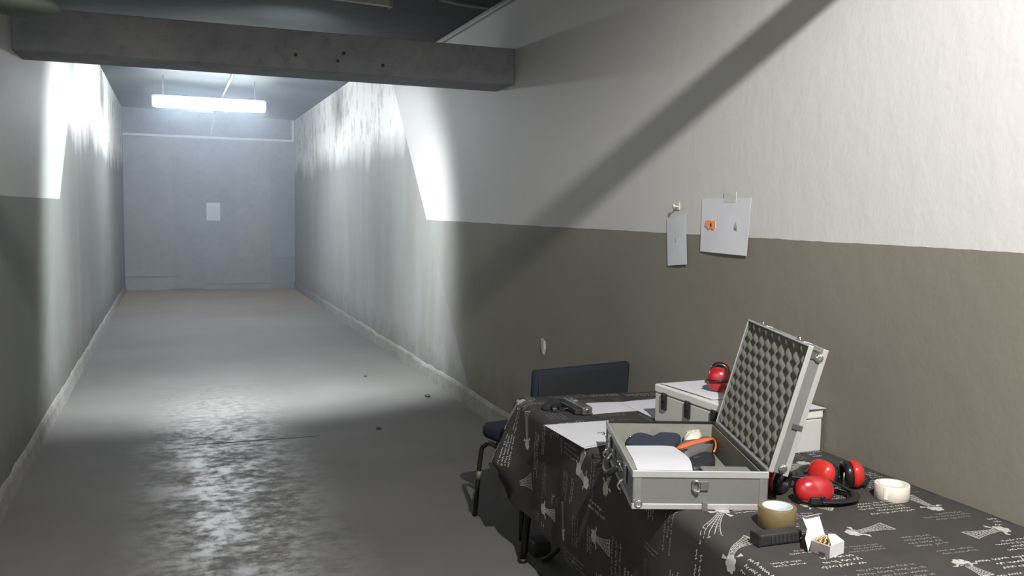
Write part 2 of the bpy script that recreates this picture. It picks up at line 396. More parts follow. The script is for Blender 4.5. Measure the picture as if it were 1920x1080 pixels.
S2 = sheet('wall_paper_strip', 'narrow white paper strip pinned on the right wall',
      [at_x(1252, 498, XR-.006), at_x(1288, 496, XR-.008), at_x(1286, 401, XR-.003), at_x(1250, 411, XR-.003)],
      lambda u, v: .002*math.sin(u*PI), (-1, 0, 0), paper_mat('strip_sheet', (.60, .62, .67)))
figure(S2, on(S2, *at_x(1268, 450, XR-.0085)), .013, (.42, .43, .48), 'target_figure_grey')
b = MB().tube([on(S2, XR-.001, 3.70, 1.635), on(S2, XR-.03, 3.70, 1.64)], .004, 10); b.lathe([(.004, 0), (.010, .003), (.010, .006), (.003, .008)], 16, Matrix.Translation(on(S2, XR-.028, 3.70, 1.64)) @ Matrix.Rotation(-PI/2, 4, 'Y'))
b.box(on(S2, XR-.004, 3.715, 1.64), (.004, .05, .035), bev=.001)
b.build('pin', mat('pin_white', (.6, .6, .56)), S2)
# loose plaster chip standing off the right wall
b = MB(); b.prism([Vector((0, a, z)) for a, z in ((.02, .05), (-.03, .04), (-.035, -.01), (-.02, -.05), (.0, -.03), (.015, 0))], (-.001, 0, 0), (-.014, .006, 0))
o = b.build('plaster_chip', mat('chipped_plaster', (.40, .40, .37))); o.location = (XR+.0005, 5.32, .72)
tag(o, 'small pale flake of loose plaster on the grey right wall', 'plaster flake')

# expansion joint and small litter on the floor
struct(MB().box((.522, 6.22, .0008), (.85, .014, .0016)).build('trim_2', mat('joint_black', (.035, .035, .03))))
for (px, py, s, lab) in ((685, 706, .018, 'tiny dark crumb on the floor near the beam line'), (802, 744, .026, 'dark crumb on the floor beside the right skirting'), (710, 804, .02, 'dark crumb on the floor between joint line and table')):
    q = at_z(px, py, 0); r = random.Random(px)
    b = MB(); bmesh.ops.create_icosphere(b.bm, subdivisions=2, radius=s)
    for v in b.bm.verts: v.co = Vector((v.co.x*r.uniform(.8, 1.1), v.co.y*r.uniform(.8, 1.2), max(0, v.co.z*.55+s*.4)))
    o = b.build('debris_crumb', mat('crumb', (.06, .055, .05))); o.location = (q.x, q.y, 0)
    tag(o, lab, 'debris', 'crumbs on the floor')

# ------------------------------------------------------------------ table
ED = Vector((.068, .998, 0)).normalized(); EN = Vector((.998, -.068, 0)).normalized()   # along the left edge / inwards
EO = Vector((1.368, 1.95, 0))
V0, V1 = -.95, 1.915
M_STEEL = mat('black_steel', (.03, .03, .028), .45, .6)
tb = thing('folding_table', 'long table on dark steel legs under the printed tablecloth', 'table', (1.86, 2.4, 0))
o0 = Vector((1.86, 2.4, 0))
cor = [EO+ED*V0+EN*.012, EO+ED*(V1-.012)+EN*.012, Vector((2.255, (EO+ED*V1).y-.07, 0)), Vector((2.255, (EO+ED*V0).y-.06, 0))]
MB().prism([p-o0 for p in cor], (0, 0, TOP-.034), (0, 0, TOP-.0045)).build('tabletop', mat('table_board', (.25, .2, .15)), tb)
for (x, y) in ((1.475, 3.66), (2.13, 3.60), (1.42, 1.25), (2.12, 1.2)):
    tx = x+(.07 if x < 1.6 else -.03)
    MB().tube([Vector((tx, y-.01, TOP-.03))-o0, Vector((x, y, .012))-o0], .017, 14).tube([Vector((x, y, .02))-o0, Vector((x, y, 0))-o0], .022, 14).build('leg', M_STEEL, tb)
MB().tube([p-o0 for p in arc([(1.56, 3.62, .016), (1.555, 3.56, .045), (1.55, 3.45, .125), (1.55, 3.34, .225), (1.56, 3.1, .45), (1.58, 2.9, .69)])], .012, 12).build('brace', M_STEEL, tb)
o = MB().box((0, 0, .033), (.085, .11, .066), bev=.008).build('black_block', mat('black_plastic_block', (.02, .02, .02))); o.location = (1.585, 3.74, 0)
tag(o, 'small black block on the floor beside the far table leg', 'block')

# tablecloth
def drape(s, v, lift=0):
    """cloth coordinate: s metres in from the left edge (negative hangs), v along the table"""
    ds = max(0, -s); dv = max(0, v-V1); r = .038
    d = max(ds, dv)
    def over(d):
        if d <= 0: return 0, 0
        L_ = r*PI/2
        if d < L_: a = d/r; return r*math.sin(a), r*(1-math.cos(a))
        return r, r+(d-L_)
    o, z = over(d)
    base = EO + ED*min(v, V1) + EN*max(s, 0)
    dirn = Vector((0, 0, 0))
    if d > 0:
        dirn = (-EN*ds + ED*dv); dirn.normalize()
    wave = 0
    if z > r:
        k = min(1, (z-r)/.25)
        wave = k*(.012*math.sin(v*7.5+.6)+.007*math.sin(v*17+2)+.010)
        if ds > 0 and dv == 0: wave += k*.085*math.exp(-((v-V1)/.10)**2)*(1 if z < .30 else max(0, 1-(z-.30)/.12))
        if dv > 0: wave += k*.05
    rim = (r*.7)
    p = base + dirn*(o-rim+wave) if d > 0 else base.copy()
    if d > 0 and o < rim: p = base + dirn*(o-rim)*(1 if ds or dv else 0)
    # keep the surface continuous: flat part shrinks in by the rim
    if d <= 0:
        e = min(max(s, 0), .2)/.2; p = base + EN*rim*(1-e)
        f = min(max(V1-v, 0), .2)/.2; p -= ED*rim*(1-f)
    else:
        if ds == 0: p = base + EN*rim*(1-min(max(s, 0), .2)/.2) + dirn*(o+wave) - ED*rim
        elif dv == 0: p = base + EN*rim - ED*rim*(1-min(max(V1-v, 0), .2)/.2) + dirn*(o+wave)
        else: p = base + EN*rim - ED*rim + dirn*(o+wave)
    p.z = TOP - z
    if p.x > XR-.006: p.x = XR-.006
    return p
def drape_n(s, v, lift):
    p = drape(s, v); e = .002
    a = drape(s+e, v)-drape(s-e, v); b_ = drape(s, v+e)-drape(s, v-e)
    n = a.cross(b_)
    if n.length < 1e-9: n = Vector((0, 0, 1))
    n.normalize()
    if n.z < -.01 or (abs(n.z) <= .01 and n.x > 0): n = -n
    return p + n*lift
def hem(v): return -.50 + .012*math.sin(v*3)
SMAX = 1.0
b = MB(); sv = [hem(0)+i*.0125 for i in range(int(.56/.0125))]
sv = [x for x in sv if x < .04] + [.04+.02*i for i in range(int((SMAX-.04)/.02)+1)]
vv = [V0+.02*i for i in range(int((V1-.06-V0)/.02))] ; vv += [V1-.06+.0125*i for i in range(int(.52/.0125))]
rows = [[b.bm.verts.new(drape(s, v)) for s in sv] for v in vv]
for j in range(len(vv)-1):
    for i in range(len(sv)-1):
        f = b.bm.faces.new([rows[j][i], rows[j][i+1], rows[j+1][i+1], rows[j+1][i]]); f.smooth = True
bmesh.ops.remove_doubles(b.bm, verts=b.bm.verts, dist=.0004)
# printed pattern, laid into the same mesh
UP = .0009
def ribbon(pts, wd, mi):
    """pts in cloth coords (s, v)"""
    ok = []
    for k, (s, v) in enumerate(pts):
        if v < V0+.01 or v > V1+.40 or s < -.49 or s > .99: return
        q = drape(s, v)
        if q.x > XR-.012: return
        a = pts[max(0, k-1)]; c_ = pts[min(len(pts)-1, k+1)]
        dx, dy = c_[0]-a[0], c_[1]-a[1]; l = math.hypot(dx, dy) or 1
        nx, ny = -dy/l*wd/2, dx/l*wd/2
        ok.append((drape_n(s+nx, v+ny, UP), drape_n(s-nx, v-ny, UP)))
    V = [(b.bm.verts.new(x), b.bm.verts.new(y)) for x, y in ok]
    for i in range(len(V)-1):
        f = b.bm.faces.new([V[i][0], V[i+1][0], V[i+1][1], V[i][1]]); f.material_index = mi
def poly(pts, mi):
    for (s, v) in pts:
        if v < V0+.01 or v > V1+.40 or s < -.49 or s > .99 or drape(s, v).x > XR-.012: return
    c_ = (sum(p[0] for p in pts)/len(pts), sum(p[1] for p in pts)/len(pts))
    vc = b.bm.verts.new(drape_n(*c_, UP)); V = [b.bm.verts.new(drape_n(*p, UP)) for p in pts]
    for i in range(len(V)):
        f = b.bm.faces.new([vc, V[i], V[(i+1) % len(V)]]); f.material_index = mi
rp = random.Random(21); KEEP = []
def motif(base, apex, mi=1, bow=True):
    """a lattice tower with a flower head and a ribbon at its top"""
    bx, by = base; ax, ay = apex; l = math.hypot(ax-bx, ay-by); tx, ty = (ax-bx)/l, (ay-by)/l; nx, ny = -ty, tx
    P = lambda t, w_: (bx+tx*l*t+nx*w_, by+ty*l*t+ny*w_)
    W = lambda t: .15*l*((1-t)**2.2)+.010
    ribbon([P(-.02, -.24*l), P(-.02, 0), P(-.02, .24*l)], .004, mi)
    for q in (-1, -.5, 0, .5, 1): ribbon([P(t/8, q*W(t/8)) for t in range(9)], .0022, mi)
    for i in range(9):
        t = i/9; ribbon([P(t, -W(t)), P(t+.1, W(t+.1))], .0016, mi); ribbon([P(t, W(t)), P(t+.1, -W(t+.1))], .0016, mi)
    for k in range(7):
        a = k*2*PI/7; cx_, cy_ = P(1.10, 0)[0]+.017*math.cos(a), P(1.10, 0)[1]+.017*math.sin(a)
        poly([(cx_+.0088*math.cos(z*PI/4)*rp.uniform(.9, 1.1), cy_+.0088*math.sin(z*PI/4)) for z in range(8)], mi)
    poly([(P(1.10, 0)[0]+.010*math.cos(z*PI/4), P(1.10, 0)[1]+.010*math.sin(z*PI/4)) for z in range(8)], mi)
    poly([P(1.02, .006), P(.86, .030), P(.93, .044)], mi)
    poly([P(1.02, -.006), P(.88, -.034), P(.97, -.042)], mi)
    KEEP.append((P(.55, 0)[0], P(.55, 0)[1], .66*l+.02))
def cs(p):
    """world top point -> cloth coords"""
    q = Vector((p[0], p[1], 0))-EO; return (q.dot(EN), q.dot(ED))
def T(px, py): return cs(at_z(px, py, TOP))
def D(px, py):
    """photo spot on the hanging side -> cloth coords"""
    d = ROT @ Vector((px-CX, py-CY, F_PX)); n = EN; t = (EO-EN*.012-CAM).dot(n)/d.dot(n); p = CAM+d*t
    return (-(TOP-p.z)-.016, (p-EO).dot(ED))
for (a, c_) in (((1663, 987), (1607, 998)), ((1820, 1004), (1872, 994)), ((1700, 930), (1748, 951)), ((1852, 1079), (1808, 1058)), ((1560, 955), (1520, 948)), ((1425, 905), (1500, 872))):
    motif(T(*a), T(*c_))
motif(T(1400, 1012), D(1368, 1052)); motif(D(1322, 1008), T(1345, 962))
for (a, c_) in (((998, 905), (978, 908)), ((1085, 880), (1100, 905)), ((1038, 970), (1022, 958)), ((1058, 945), (1063, 1000)), ((1150, 865), (1138, 915)), ((1148, 1030), (1122, 1010)), ((987, 775), (990, 830)), ((955, 800), (966, 755)), ((1094, 850), (1088, 880))):
    try: motif(D(*a), D(*c_))
    except ZeroDivisionError: pass
def word(s, v, ln, h, ax, mi):
    """a scribbled cursive word: ax=0 runs along s, 1 along v"""
    pts = []; n = max(3, int(ln/(h*.46)))
    for i in range(n+1):
        t = ln*i/n + rp.uniform(-.2, .2)*h; q = (h*(.5 if i % 2 else -.5))*rp.uniform(.25, 1.1)
        if rp.random() < .12: q *= 1.9
        pts.append((s-t, v+q) if ax == 0 else (s+q, v-t))
    ribbon(pts, h*.40, mi)
def block(s, v, nl, ll, h, ax, mi):
    for i in range(nl):
        o_ = i*h*2.1; t = rp.uniform(0, .015)
        while t < ll*rp.uniform(.8, 1):
            wl = h*rp.uniform(1.2, 5.5)
            if ax == 0: word(s-t, v-o_, wl, h, ax, mi)
            else: word(s-o_, v-t, wl, h, ax, mi)
            t += wl+h*.9
def free(s, v, r_): return all((s-a)**2+(v-c_)**2 > (q*.8+r_)**2 for a, c_, q in KEEP)
PL = []
for k in range(2600):
    s, v = rp.uniform(-.46, .95), rp.uniform(V0, V1+.1); ax = 0 if rp.random() < .8 else 1
    nl = rp.choice((2, 3, 3, 4, 5)); h = rp.choice((.0075, .009, .010, .012)); ll = rp.uniform(.10, .22); H = nl*h*2.1
    ws, wv = (ll, H) if ax == 0 else (H, ll)
    cxs, cvs = s-ws/2, v-wv/2
    if any(abs(cxs-a)*2 < ws+c1+.010 and abs(cvs-q)*2 < wv+c2+.012 for a, q, c1, c2 in PL): continue
    bad = False
    for a, q, rr in KEEP:
        if abs(cxs-a) < ws/2+rr*.62 and abs(cvs-q) < wv/2+rr*.62: bad = True
    if bad: continue
    PL.append((cxs, cvs, ws, wv)); block(s, v, nl, ll, h, ax, 1 if rp.random() < .5 else 2)
me_cloth = mat('charcoal_cloth', (.045, .042, .040), .85, var=.10, scale=9, bump=.15, bscale=400, spec=.25)
cl = b.build('tablecloth', [me_cloth, mat('pale_print', (.42, .41, .39), .8), mat('faint_print', (.20, .195, .185), .8)])
bpy.context.view_layer.update()
tag(cl, 'charcoal tablecloth printed with pale script and towers draped over the long table', 'tablecloth')

# ------------------------------------------------------------------ chair beyond the table
ch = thing('padded_chair', 'dark navy padded chair with black tube legs behind the table', 'chair', (1.905, 3.985, 0), math.radians(12))
M_NAVY = mat('navy_fabric', (.018, .024, .034), .9, var=.2, scale=200, spec=.2)
bk = MB().box((0, .0, .72), (.60, .045, .235), rot=Matrix.Rotation(math.radians(4), 3, 'X'), bev=.018, seg=4); bk.build('backrest', M_NAVY, ch, smooth=True)
MB().box((0, -.028, .72), (.56, .008, .20), bev=.003).build('back_panel', mat('back_plastic', (.015, .018, .022), .6), ch)
MB().box((0, .20, .455), (.66, .46, .085), bev=.036, seg=5).build('seat', M_NAVY, ch, smooth=True)
for sx in (-1, 1):
    MB().tube(arc([(sx*.365, .415, 0), (sx*.345, .395, .33), (sx*.335, .37, .385), (sx*.33, .31, .405), (sx*.33, .12, .375), (sx*.33, .05, .33), (sx*.335, .02, .25), (sx*.345, .0, 0)], 5), .0125, 12).build('leg_frame', M_STEEL, ch)
    MB().box((sx*.27, -.012, .56), (.03, .012, .20)).build('back_support', M_STEEL, ch)
MB().tube([(-.33, .30, .402), (.33, .30, .402)], .010, 10).tube([(-.33, .12, .376), (.33, .12, .376)], .010, 10).build('under_seat_bars', M_STEEL, ch)
MB().tube([(-.353, .405, .20), (-.349, .40, .245)], .0142, 12).build('tape_wrap', mat('worn_tape', (.13, .12, .10)), ch)

# ------------------------------------------------------------------ aluminium gun case
M_ALU = mat('brushed_aluminium_panel', (.165, .167, .16), .55, .25, var=.04, scale=60)
M_RIM = mat('aluminium_rim', (.50, .50, .49), .38, .5, var=.03)
M_CHROME = mat('chrome', (.75, .75, .76), .14, 1, var=.02)
M_FOAM = mat('grey_foam', (.155, .155, .135), .95, var=.10, scale=90, bump=.3, bscale=500, spec=.1)
M_LINE = mat('grey_lining', (.22, .22, .19), .9, var=.06, scale=60, spec=.15)
M_BLK = mat('black_plastic', (.018, .018, .018), .4, var=.1)
gc_ang = math.radians(-19.7)
gc = thing('aluminium_case', 'open silver aluminium case with grey egg-crate foam in its lid', 'case', (1.262, 2.267, TOP+.001), gc_ang)
W_, D_, H_ = .400, .622, .114; t_ = .004
b = MB()
b.box((W_/2, t_/2, H_/2), (W_, t_, H_)).box((W_/2, D_-t_/2, H_/2), (W_, t_, H_)).box((t_/2, D_/2, H_/2), (t_, D_-2*t_, H_)).box((W_-t_/2, D_/2, H_/2), (t_, D_-2*t_, H_)).box((W_/2, D_/2, .003), (W_-2*t_, D_-2*t_, .006))
b.build('body', M_ALU, gc)
b = MB()
for z0, z1, e in ((H_-.018, H_+.003, .003), (0, .017, .003)):
    zc, zh = (z0+z1)/2, z1-z0
    b.box((W_/2, -e/2+.001, zc), (W_+2*e, e+.004, zh), bev=.0015); b.box((W_/2, D_+e/2-.001, zc), (W_+2*e, e+.004, zh), bev=.0015)
    b.box((-e/2+.001, D_/2, zc), (e+.004, D_, zh), bev=.0015); b.box((W_+e/2-.001, D_/2, zc), (e+.004, D_, zh), bev=.0015)
b.build('rim', M_RIM, gc)
mc_ = mat('corner_alu', (.20, .20, .195), .5, .3)
for cx_, cy_ in ((0, 0), (W_, 0), (0, D_), (W_, D_)):
    ix, iy = (.011 if cx_ == 0 else -.011), (.011 if cy_ == 0 else -.011)
    MB().box((cx_+ix, cy_, H_/2), (.026, .004, H_-.034), bev=.001).box((cx_, cy_+iy, H_/2), (.004, .026, H_-.034), bev=.001).build('corner_strip', mc_, gc)
for (x, y) in ((.016, -.002), (W_-.016, -.002)):
    b = MB(); b.lathe([(.012, 0), (.012, .005), (.008, .008), (.007, .003), (.0, .003)][:4], 20, Matrix.Translation((x, y-.001, .017)) @ Matrix.Rotation(PI/2, 4, 'X'))
    b.build('corner_rivet', M_CHROME, gc)
# lining
ti = .014
b = MB(); b.box((W_/2, t_+ti/2, H_/2+.003), (W_-2*t_, ti, H_-.012)).box((W_/2, D_-t_-ti/2, H_/2+.003), (W_-2*t_, ti, H_-.012)).box((t_+ti/2, D_/2, H_/2+.003), (ti, D_-2*t_-2*ti, H_-.012)).box((W_-t_-ti/2, D_/2, H_/2+.003), (ti, D_-2*t_-2*ti, H_-.012)).box((W_/2, D_/2, .011), (W_-2*t_-2*ti, D_-2*t_-2*ti, .01))
b.build('lining', M_LINE, gc)
b = MB().box((W_-.009, D_/2, H_+.0035), (.012, D_-.01, .004)).box((W_/2, D_-.009, H_+.0035), (W_-.01, .010, .004)); b.build('seal', M_BLK, gc)
# front fittings
fr = MB().box((.198, -.005, .073), (.050, .005, .028), bev=.001); fr.build('strap_plate', mat('dull_chrome', (.26, .26, .26), .35, .7), gc)
b = MB().tube(arc([(.176, -.008, .086), (.184, -.016, .090), (.194, -.014, .084), (.194, -.014, .066), (.190, -.016, .058), (.178, -.008, .060)], 4), .0038, 8); b.build('strap_ring', M_CHROME, gc)
MB().box((.214, -.006, .010), (.016, .006, .030), bev=.001).build('bottom_clip', mat('dull_clip', (.22, .21, .21), .4, .5), gc)
# latches and handle on the left long side
for y in (.13, .49):
    q = MB().box((-.006, y, .070), (.007, .040, .060), bev=.0015).build('latch', mat('latch_nickel', (.42, .42, .42), .3, .9), gc)
    MB().tube(arc([(-.012, y-.014, .075), (-.024, y-.014, .100), (-.028, y, .106), (-.024, y+.014, .100), (-.012, y+.014, .075)], 4), .0022, 8).build('wire_loop', M_CHROME, q)
    MB().tube(arc([(-.010, y, .050), (-.026, y+.004, .030), (-.020, y, .016)], 4), .0035, 8).build('lever', M_CHROME, q)
hd = MB().tube(arc([(-.012, .235, .062), (-.030, .245, .040), (-.038, .27, .026), (-.040, .31, .022), (-.038, .35, .026), (-.030, .375, .040), (-.012, .385, .062)], 5), .011, 12).build('handle', M_BLK, gc)
for y in (.235, .385): MB().box((-.007, y, .062), (.012, .026, .028), bev=.002).build('handle_bracket', M_CHROME, hd)
# lid, swung open past upright
dL = Vector((.101, 0, .365)).normalized(); nL = Vector((dL.z, 0, -dL.x)); sL = Vector((0, 1, 0))
HB = Vector((W_+.004, 0, H_+.006)); LH = .388; LD = .056
RL = Matrix((nL, sL, dL)).transposed()            # local (n, s, t) -> case
def lp(n, s, t): return HB + nL*n + sL*s + dL*t
def lbox(mb, n0, n1, s0, s1, t0, t1, bev=0, mi=0): mb.box(lp((n0+n1)/2, (s0+s1)/2, (t0+t1)/2), (n1-n0, s1-s0, t1-t0), rot=RL, bev=bev, mi=mi)
b = MB()
lbox(b, LD-.004, LD, 0, D_, 0, LH); lbox(b, 0, LD-.004, 0, .004, 0, LH); lbox(b, 0, LD-.004, D_-.004, D_, 0, LH)
lbox(b, 0, LD-.004, .004, D_-.004, 0, .004); lbox(b, 0, LD-.004, .004, D_-.004, LH-.004, LH)
lid = b.build('lid', M_ALU, gc)
b = MB()
for n0, n1 in ((-.003, .012), (LD-.014, LD+.002)):
    lbox(b, n0, n1, -.003, .002, -.003, LH+.003, .0012); lbox(b, n0, n1, D_-.002, D_+.003, -.003, LH+.003, .0012)
    lbox(b, n0, n1, 0, D_, LH-.002, LH+.003, .0012); lbox(b, n0, n1, 0, D_, -.003, .002, .0012)
b.build('lid_rim', M_RIM, lid)
b = MB(); ns, ntt = 76, 50; p_ = .070
G = []
for j in range(ntt+1):
    row = []
    for i in range(ns+1):
        s = .006+(D_-.012)*i/ns; tt = .006+(LH-.012)*j/ntt
        h = math.cos(2*PI*s/p_+.6)*math.cos(2*PI*tt/(p_*1.0)+.9)
        h = math.copysign(abs(h)**.8, h)
        e = min(1, min(i, ns-i)/1.5)*1.0
        row.append(b.bm.verts.new(lp(.0085+.0105*h, s, tt)))
    G.append(row)
for j in range(ntt):
    for i in range(ns):
        f = b.bm.faces.new([G[j][i], G[j][i+1], G[j+1][i+1], G[j+1][i]]); f.smooth = True
b.build('lid_foam', M_FOAM, lid)
for s in (.10, .47):
    q = MB(); lbox(q, .006, .030, s-.035, s+.02, LH+.003, LH+.007, .001); q = q.build('catch_plate', M_CHROME, lid)
    q2 = MB().tube([lp(.004, s-.010, LH+.006), lp(-.002, s-.010, LH+.012), lp(-.004, s, LH+.016), lp(-.002, s+.010, LH+.012), lp(.004, s+.010, LH+.006)], .0035, 8).build('catch_hook', M_CHROME, q)
    q2.parent = lid
for tt, nn in ((LH-.026, LD-.020), (.018, LD-.020)):
    MM = Matrix.Translation(lp(nn, -.003, tt)) @ Matrix.Rotation(PI/2, 4, 'X')
    MB().lathe([(.013, 0), (.013, .004), (.009, .008), (.006, .008)], 20, MM).build('lid_rivet', M_CHROME, lid)
b = MB(); lbox(b, LD-.032, LD-.002, -.006, -.002, LH*.36, LH*.36+.016, .001); b.build('lid_clip', mat('clip_dark', (.10, .10, .10), .4, .4), lid)
b = MB(); lbox(b, .012, .028, -.005, -.002, LH-.034, LH-.006, .001); lbox(b, .012, .036, -.005, -.002, LH-.014, LH-.006, .001); b.build('lid_corner_plate', mat('plate_dark', (.12, .12, .11), .4, .4), lid)
b = MB().tube([(W_+.006, .02, H_+.004), (W_+.006, D_-.02, H_+.004)], .004, 10); b.build('hinge', M_BLK, gc)

# contents of the case, all standing on its lined floor
ZI = TOP+.001+.0165
def blob(name, label, cat, outline, z0, z1, m, dome=.35, build=True, top=None):
    """a soft closed body: outline (world xy) at z0, domed to z1"""
    n = len(outline); c0 = Vector((sum(p.x for p in outline)/n, sum(p.y for p in outline)/n, 0))
    b = MB(); H = z1-z0; rings = []
    for (k, zz) in ((.97, 0), (1.0, .15), (1.0, 1-dome), (.95, 1-dome*.45), (.84, 1-dome*.15), (.6, 1), (.3, 1.01)):
        rings.append([b.bm.verts.new(Vector((p.x-c0.x, p.y-c0.y, 0))*k + Vector((0, 0, H*zz + (top(p, k) if top else 0)))) for p in outline])
    for A, B in zip(rings, rings[1:]):
        for i in range(n):
            f = b.bm.faces.new([A[i], A[(i+1) % n], B[(i+1) % n], B[i]]); f.smooth = True
    b.bm.faces.new(rings[0]); f = b.bm.faces.new(rings[-1]); f.smooth = True
    o = b.build(name, m); o.location = (c0.x, c0.y, z0)
    if label: tag(o, label, cat)
    return o
def outl(px, z, n=3):
    P = [at_z(x, y, z) for x, y in px]; P = [Vector((p.x, p.y, 0)) for p in P]; out = []
    N_ = len(P)
    for i in range(N_):
        a, b1, c1, d1 = P[i-1], P[i], P[(i+1) % N_], P[(i+2) % N_]
        for k in range(n):
            t = k/n; out.append(.5*((2*b1)+(-a+c1)*t+(2*a-5*b1+4*c1-d1)*t*t+(-a+3*b1-3*c1+d1)*t**3))
    return out
M_NAVY2 = mat('navy_nylon', (.026, .034, .058), .75, var=.1, scale=40)
sl = blob('gun_sleeve', 'dark navy padded sleeve with a wavy edge inside the open case', 'sleeve',
     outl([(1172, 822), (1180, 812), (1191, 806), (1203, 808), (1214, 813), (1226, 813), (1240, 806), (1256, 800), (1270, 801), (1277, 809), (1270, 822), (1258, 836), (1225, 852), (1196, 848)], TOP+.085), ZI, TOP+.082, M_NAVY2, .3)
b = MB(); b.lathe([(.004, 0), (.004, .004), (.002, .006)], 12); o = b.build('snap_button', M_CHROME, sl); o.location = at_z(1182, 820, TOP+.082)-sl.location
cr_ = random.Random(5)
rag = blob('cleaning_rag', 'crumpled cream cleaning rag at the back of the open case', 'rag',
     outl([(1281, 812), (1284, 803), (1292, 799), (1304, 799), (1312, 801), (1318, 810), (1312, 818), (1298, 820), (1285, 819)], TOP+.085), ZI, TOP+.088, mat('cream_rag', (.66, .62, .52), .9, var=.12, scale=30, bump=.6, bscale=40), .5,
     top=lambda p, k: .010*math.sin(p.x*140+k*9)*math.cos(p.y*90+k*5)*(k < .97))
kt = blob('tool_pouch', 'grey pouch with an orange zip band inside the open case', 'pouch',
     outl([(1266, 838), (1276, 828), (1300, 821), (1330, 816), (1337, 822), (1336, 832), (1312, 842), (1286, 852), (1272, 848)], TOP+.070), ZI, TOP+.076, mat('pouch_grey', (.13, .13, .13), .7), .4)
def path_w(pts, z): return [at_z(x, y, z) for x, y in pts]
b = MB(); b.tube([p-kt.location for p in arc(path_w([(1273, 840), (1290, 833), (1312, 827), (1335, 822)], TOP+.078), 4)], [.010]*2+[.014]*9+[.011]*2, 10, flat=.35, up=(0, 0, 1)); b.build('orange_band', mat('orange_fabric', (.85, .16, .055), .6), kt)
b = MB(); b.tube([p-kt.location for p in arc(path_w([(1276, 848), (1300, 839), (1318, 833), (1334, 829)], TOP+.072), 4)], .008, 10, flat=.5); b.build('black_band', M_BLK, kt)
pz = at_z(1340, 822, TOP+.07)
b = MB(); b.tube([p-kt.location for p in arc(path_w([(1337, 824), (1341, 828), (1342, 838), (1339, 846)], TOP+.071), 4)], .0035, 8); b.build('zip_pull', mat('orange_plastic', (.9, .2, .05), .35), kt)
hs = blob('holster', 'black holster in the right part of the open case', 'holster',
     outl([(1283, 858), (1300, 848), (1322, 846), (1338, 850), (1341, 862), (1330, 872), (1302, 876), (1290, 871)], TOP+.050), ZI, TOP+.056, mat('black_leather', (.022, .024, .028), .55), .35)
b = MB().tube([Vector((-.03, 0, .036)), Vector((.03, .01, .036))], .006, 8); b.build('retention_strap', mat('strap_black', (.03, .03, .035), .6), hs)
cpx = blob('magazine_loader', 'black loader with a pale tip behind the cream rag in the case', 'loader',
     outl([(1314, 801), (1326, 800), (1330, 806), (1324, 811), (1317, 809)], TOP+.07), ZI, TOP+.075, M_BLK, .3)
b = MB().tube([at_z(1318, 811, TOP+.078)-cpx.location, at_z(1328, 809, TOP+.078)-cpx.location], .003, 8); b.build('pale_tip', mat('tip_white', (.7, .7, .68)), cpx)
def cw(x, y, z=0):
    c_, s_ = math.cos(gc_ang), math.sin(gc_ang); return Vector((1.262+x*c_-y*s_, 2.267+x*s_+y*c_, TOP+.001+z))
fb = MB().box((0, 0, .040), (.150, .105, .08), bev=.006, seg=3).build('foam_block', mat('foam_block_grey', (.17, .17, .16), .95, var=.1, scale=80)); fb.location = cw(.300, .072, .0165); fb.rotation_euler = (0, 0, gc_ang)
tag(fb, 'dark grey foam block in the front right corner of the open case', 'foam')
zP = TOP+.094
sheet('case_paper', 'bright white paper lying over the sleeve in the open case',
      [at_z(1196, 884, TOP+.112), at_z(1299, 884, TOP+.112), at_z(1264, 834, TOP+.094), at_z(1173, 834, TOP+.094)], lambda u, v: .004*math.sin(v*5)-.03*max(0, u-.7)**2, m=M_PAPER2, edge=lambda v: .10*math.sin(v*PI))
# support under the paper: folded towel
blob('folded_towel', 'folded dark cloth under the white paper in the open case', 'cloth', [cw(.03, .035), cw(.15, .035), cw(.17, .06), cw(.17, .17), cw(.15, .19), cw(.03, .19)], ZI, TOP+.086, mat('dark_towel', (.04, .045, .055), .9), .2)

# ------------------------------------------------------------------ white cases by the wall
wc_o = Vector((1.925, 2.605, TOP+.001)); wca = math.radians(3.2)
wc = thing('white_case', 'white hard case with black latches against the right wall', 'case', wc_o, wca)
M_WHT = mat('white_laminate', (.52, .52, .50), .5, var=.03)
WW, WD, WH, WS = .325, .625, .160, .125
MB().box((WW/2, WD/2, WS/2), (WW, WD, WS-.002), bev=.005).build('body', M_WHT, wc)
MB().box((WW/2, WD/2, (WS+WH)/2+.001), (WW+.006, WD+.006, WH-WS), bev=.006).build('lid', mat('white_lid', (.66, .66, .63), .5, var=.03), wc)
for y in (.215, .385, .60-.05):
    q = MB().box((-.006, y, .100), (.010, .034, .070), bev=.003).build('latch', M_BLK, wc)
    MB().box((-.014, y-.008, .118), (.008, .012, .030), bev=.002).build('latch_lever', M_BLK, q)
def wcw(x, y, z): return wc_o + rz(wca) @ Vector((x, y, z))
sheet('case_top_paper', 'white papers on the left end of the white case under the earmuffs', [wcw(.02, .26, WH+.004), wcw(.33, .25, WH+.004), wcw(.32, .60, WH+.004), wcw(.01, .61, WH+.004)], lambda u, v: .002*math.sin(u*5+v*3))
sheet('case_top_paper', 'white paper overhanging the near end of the white case', [wcw(.10, -.025, WH+.004), wcw(.333, -.012, WH+.004), wcw(.325, .22, WH+.004), wcw(.06, .23, WH+.004)], lambda u, v: .002*math.sin(u*4)+.0015)

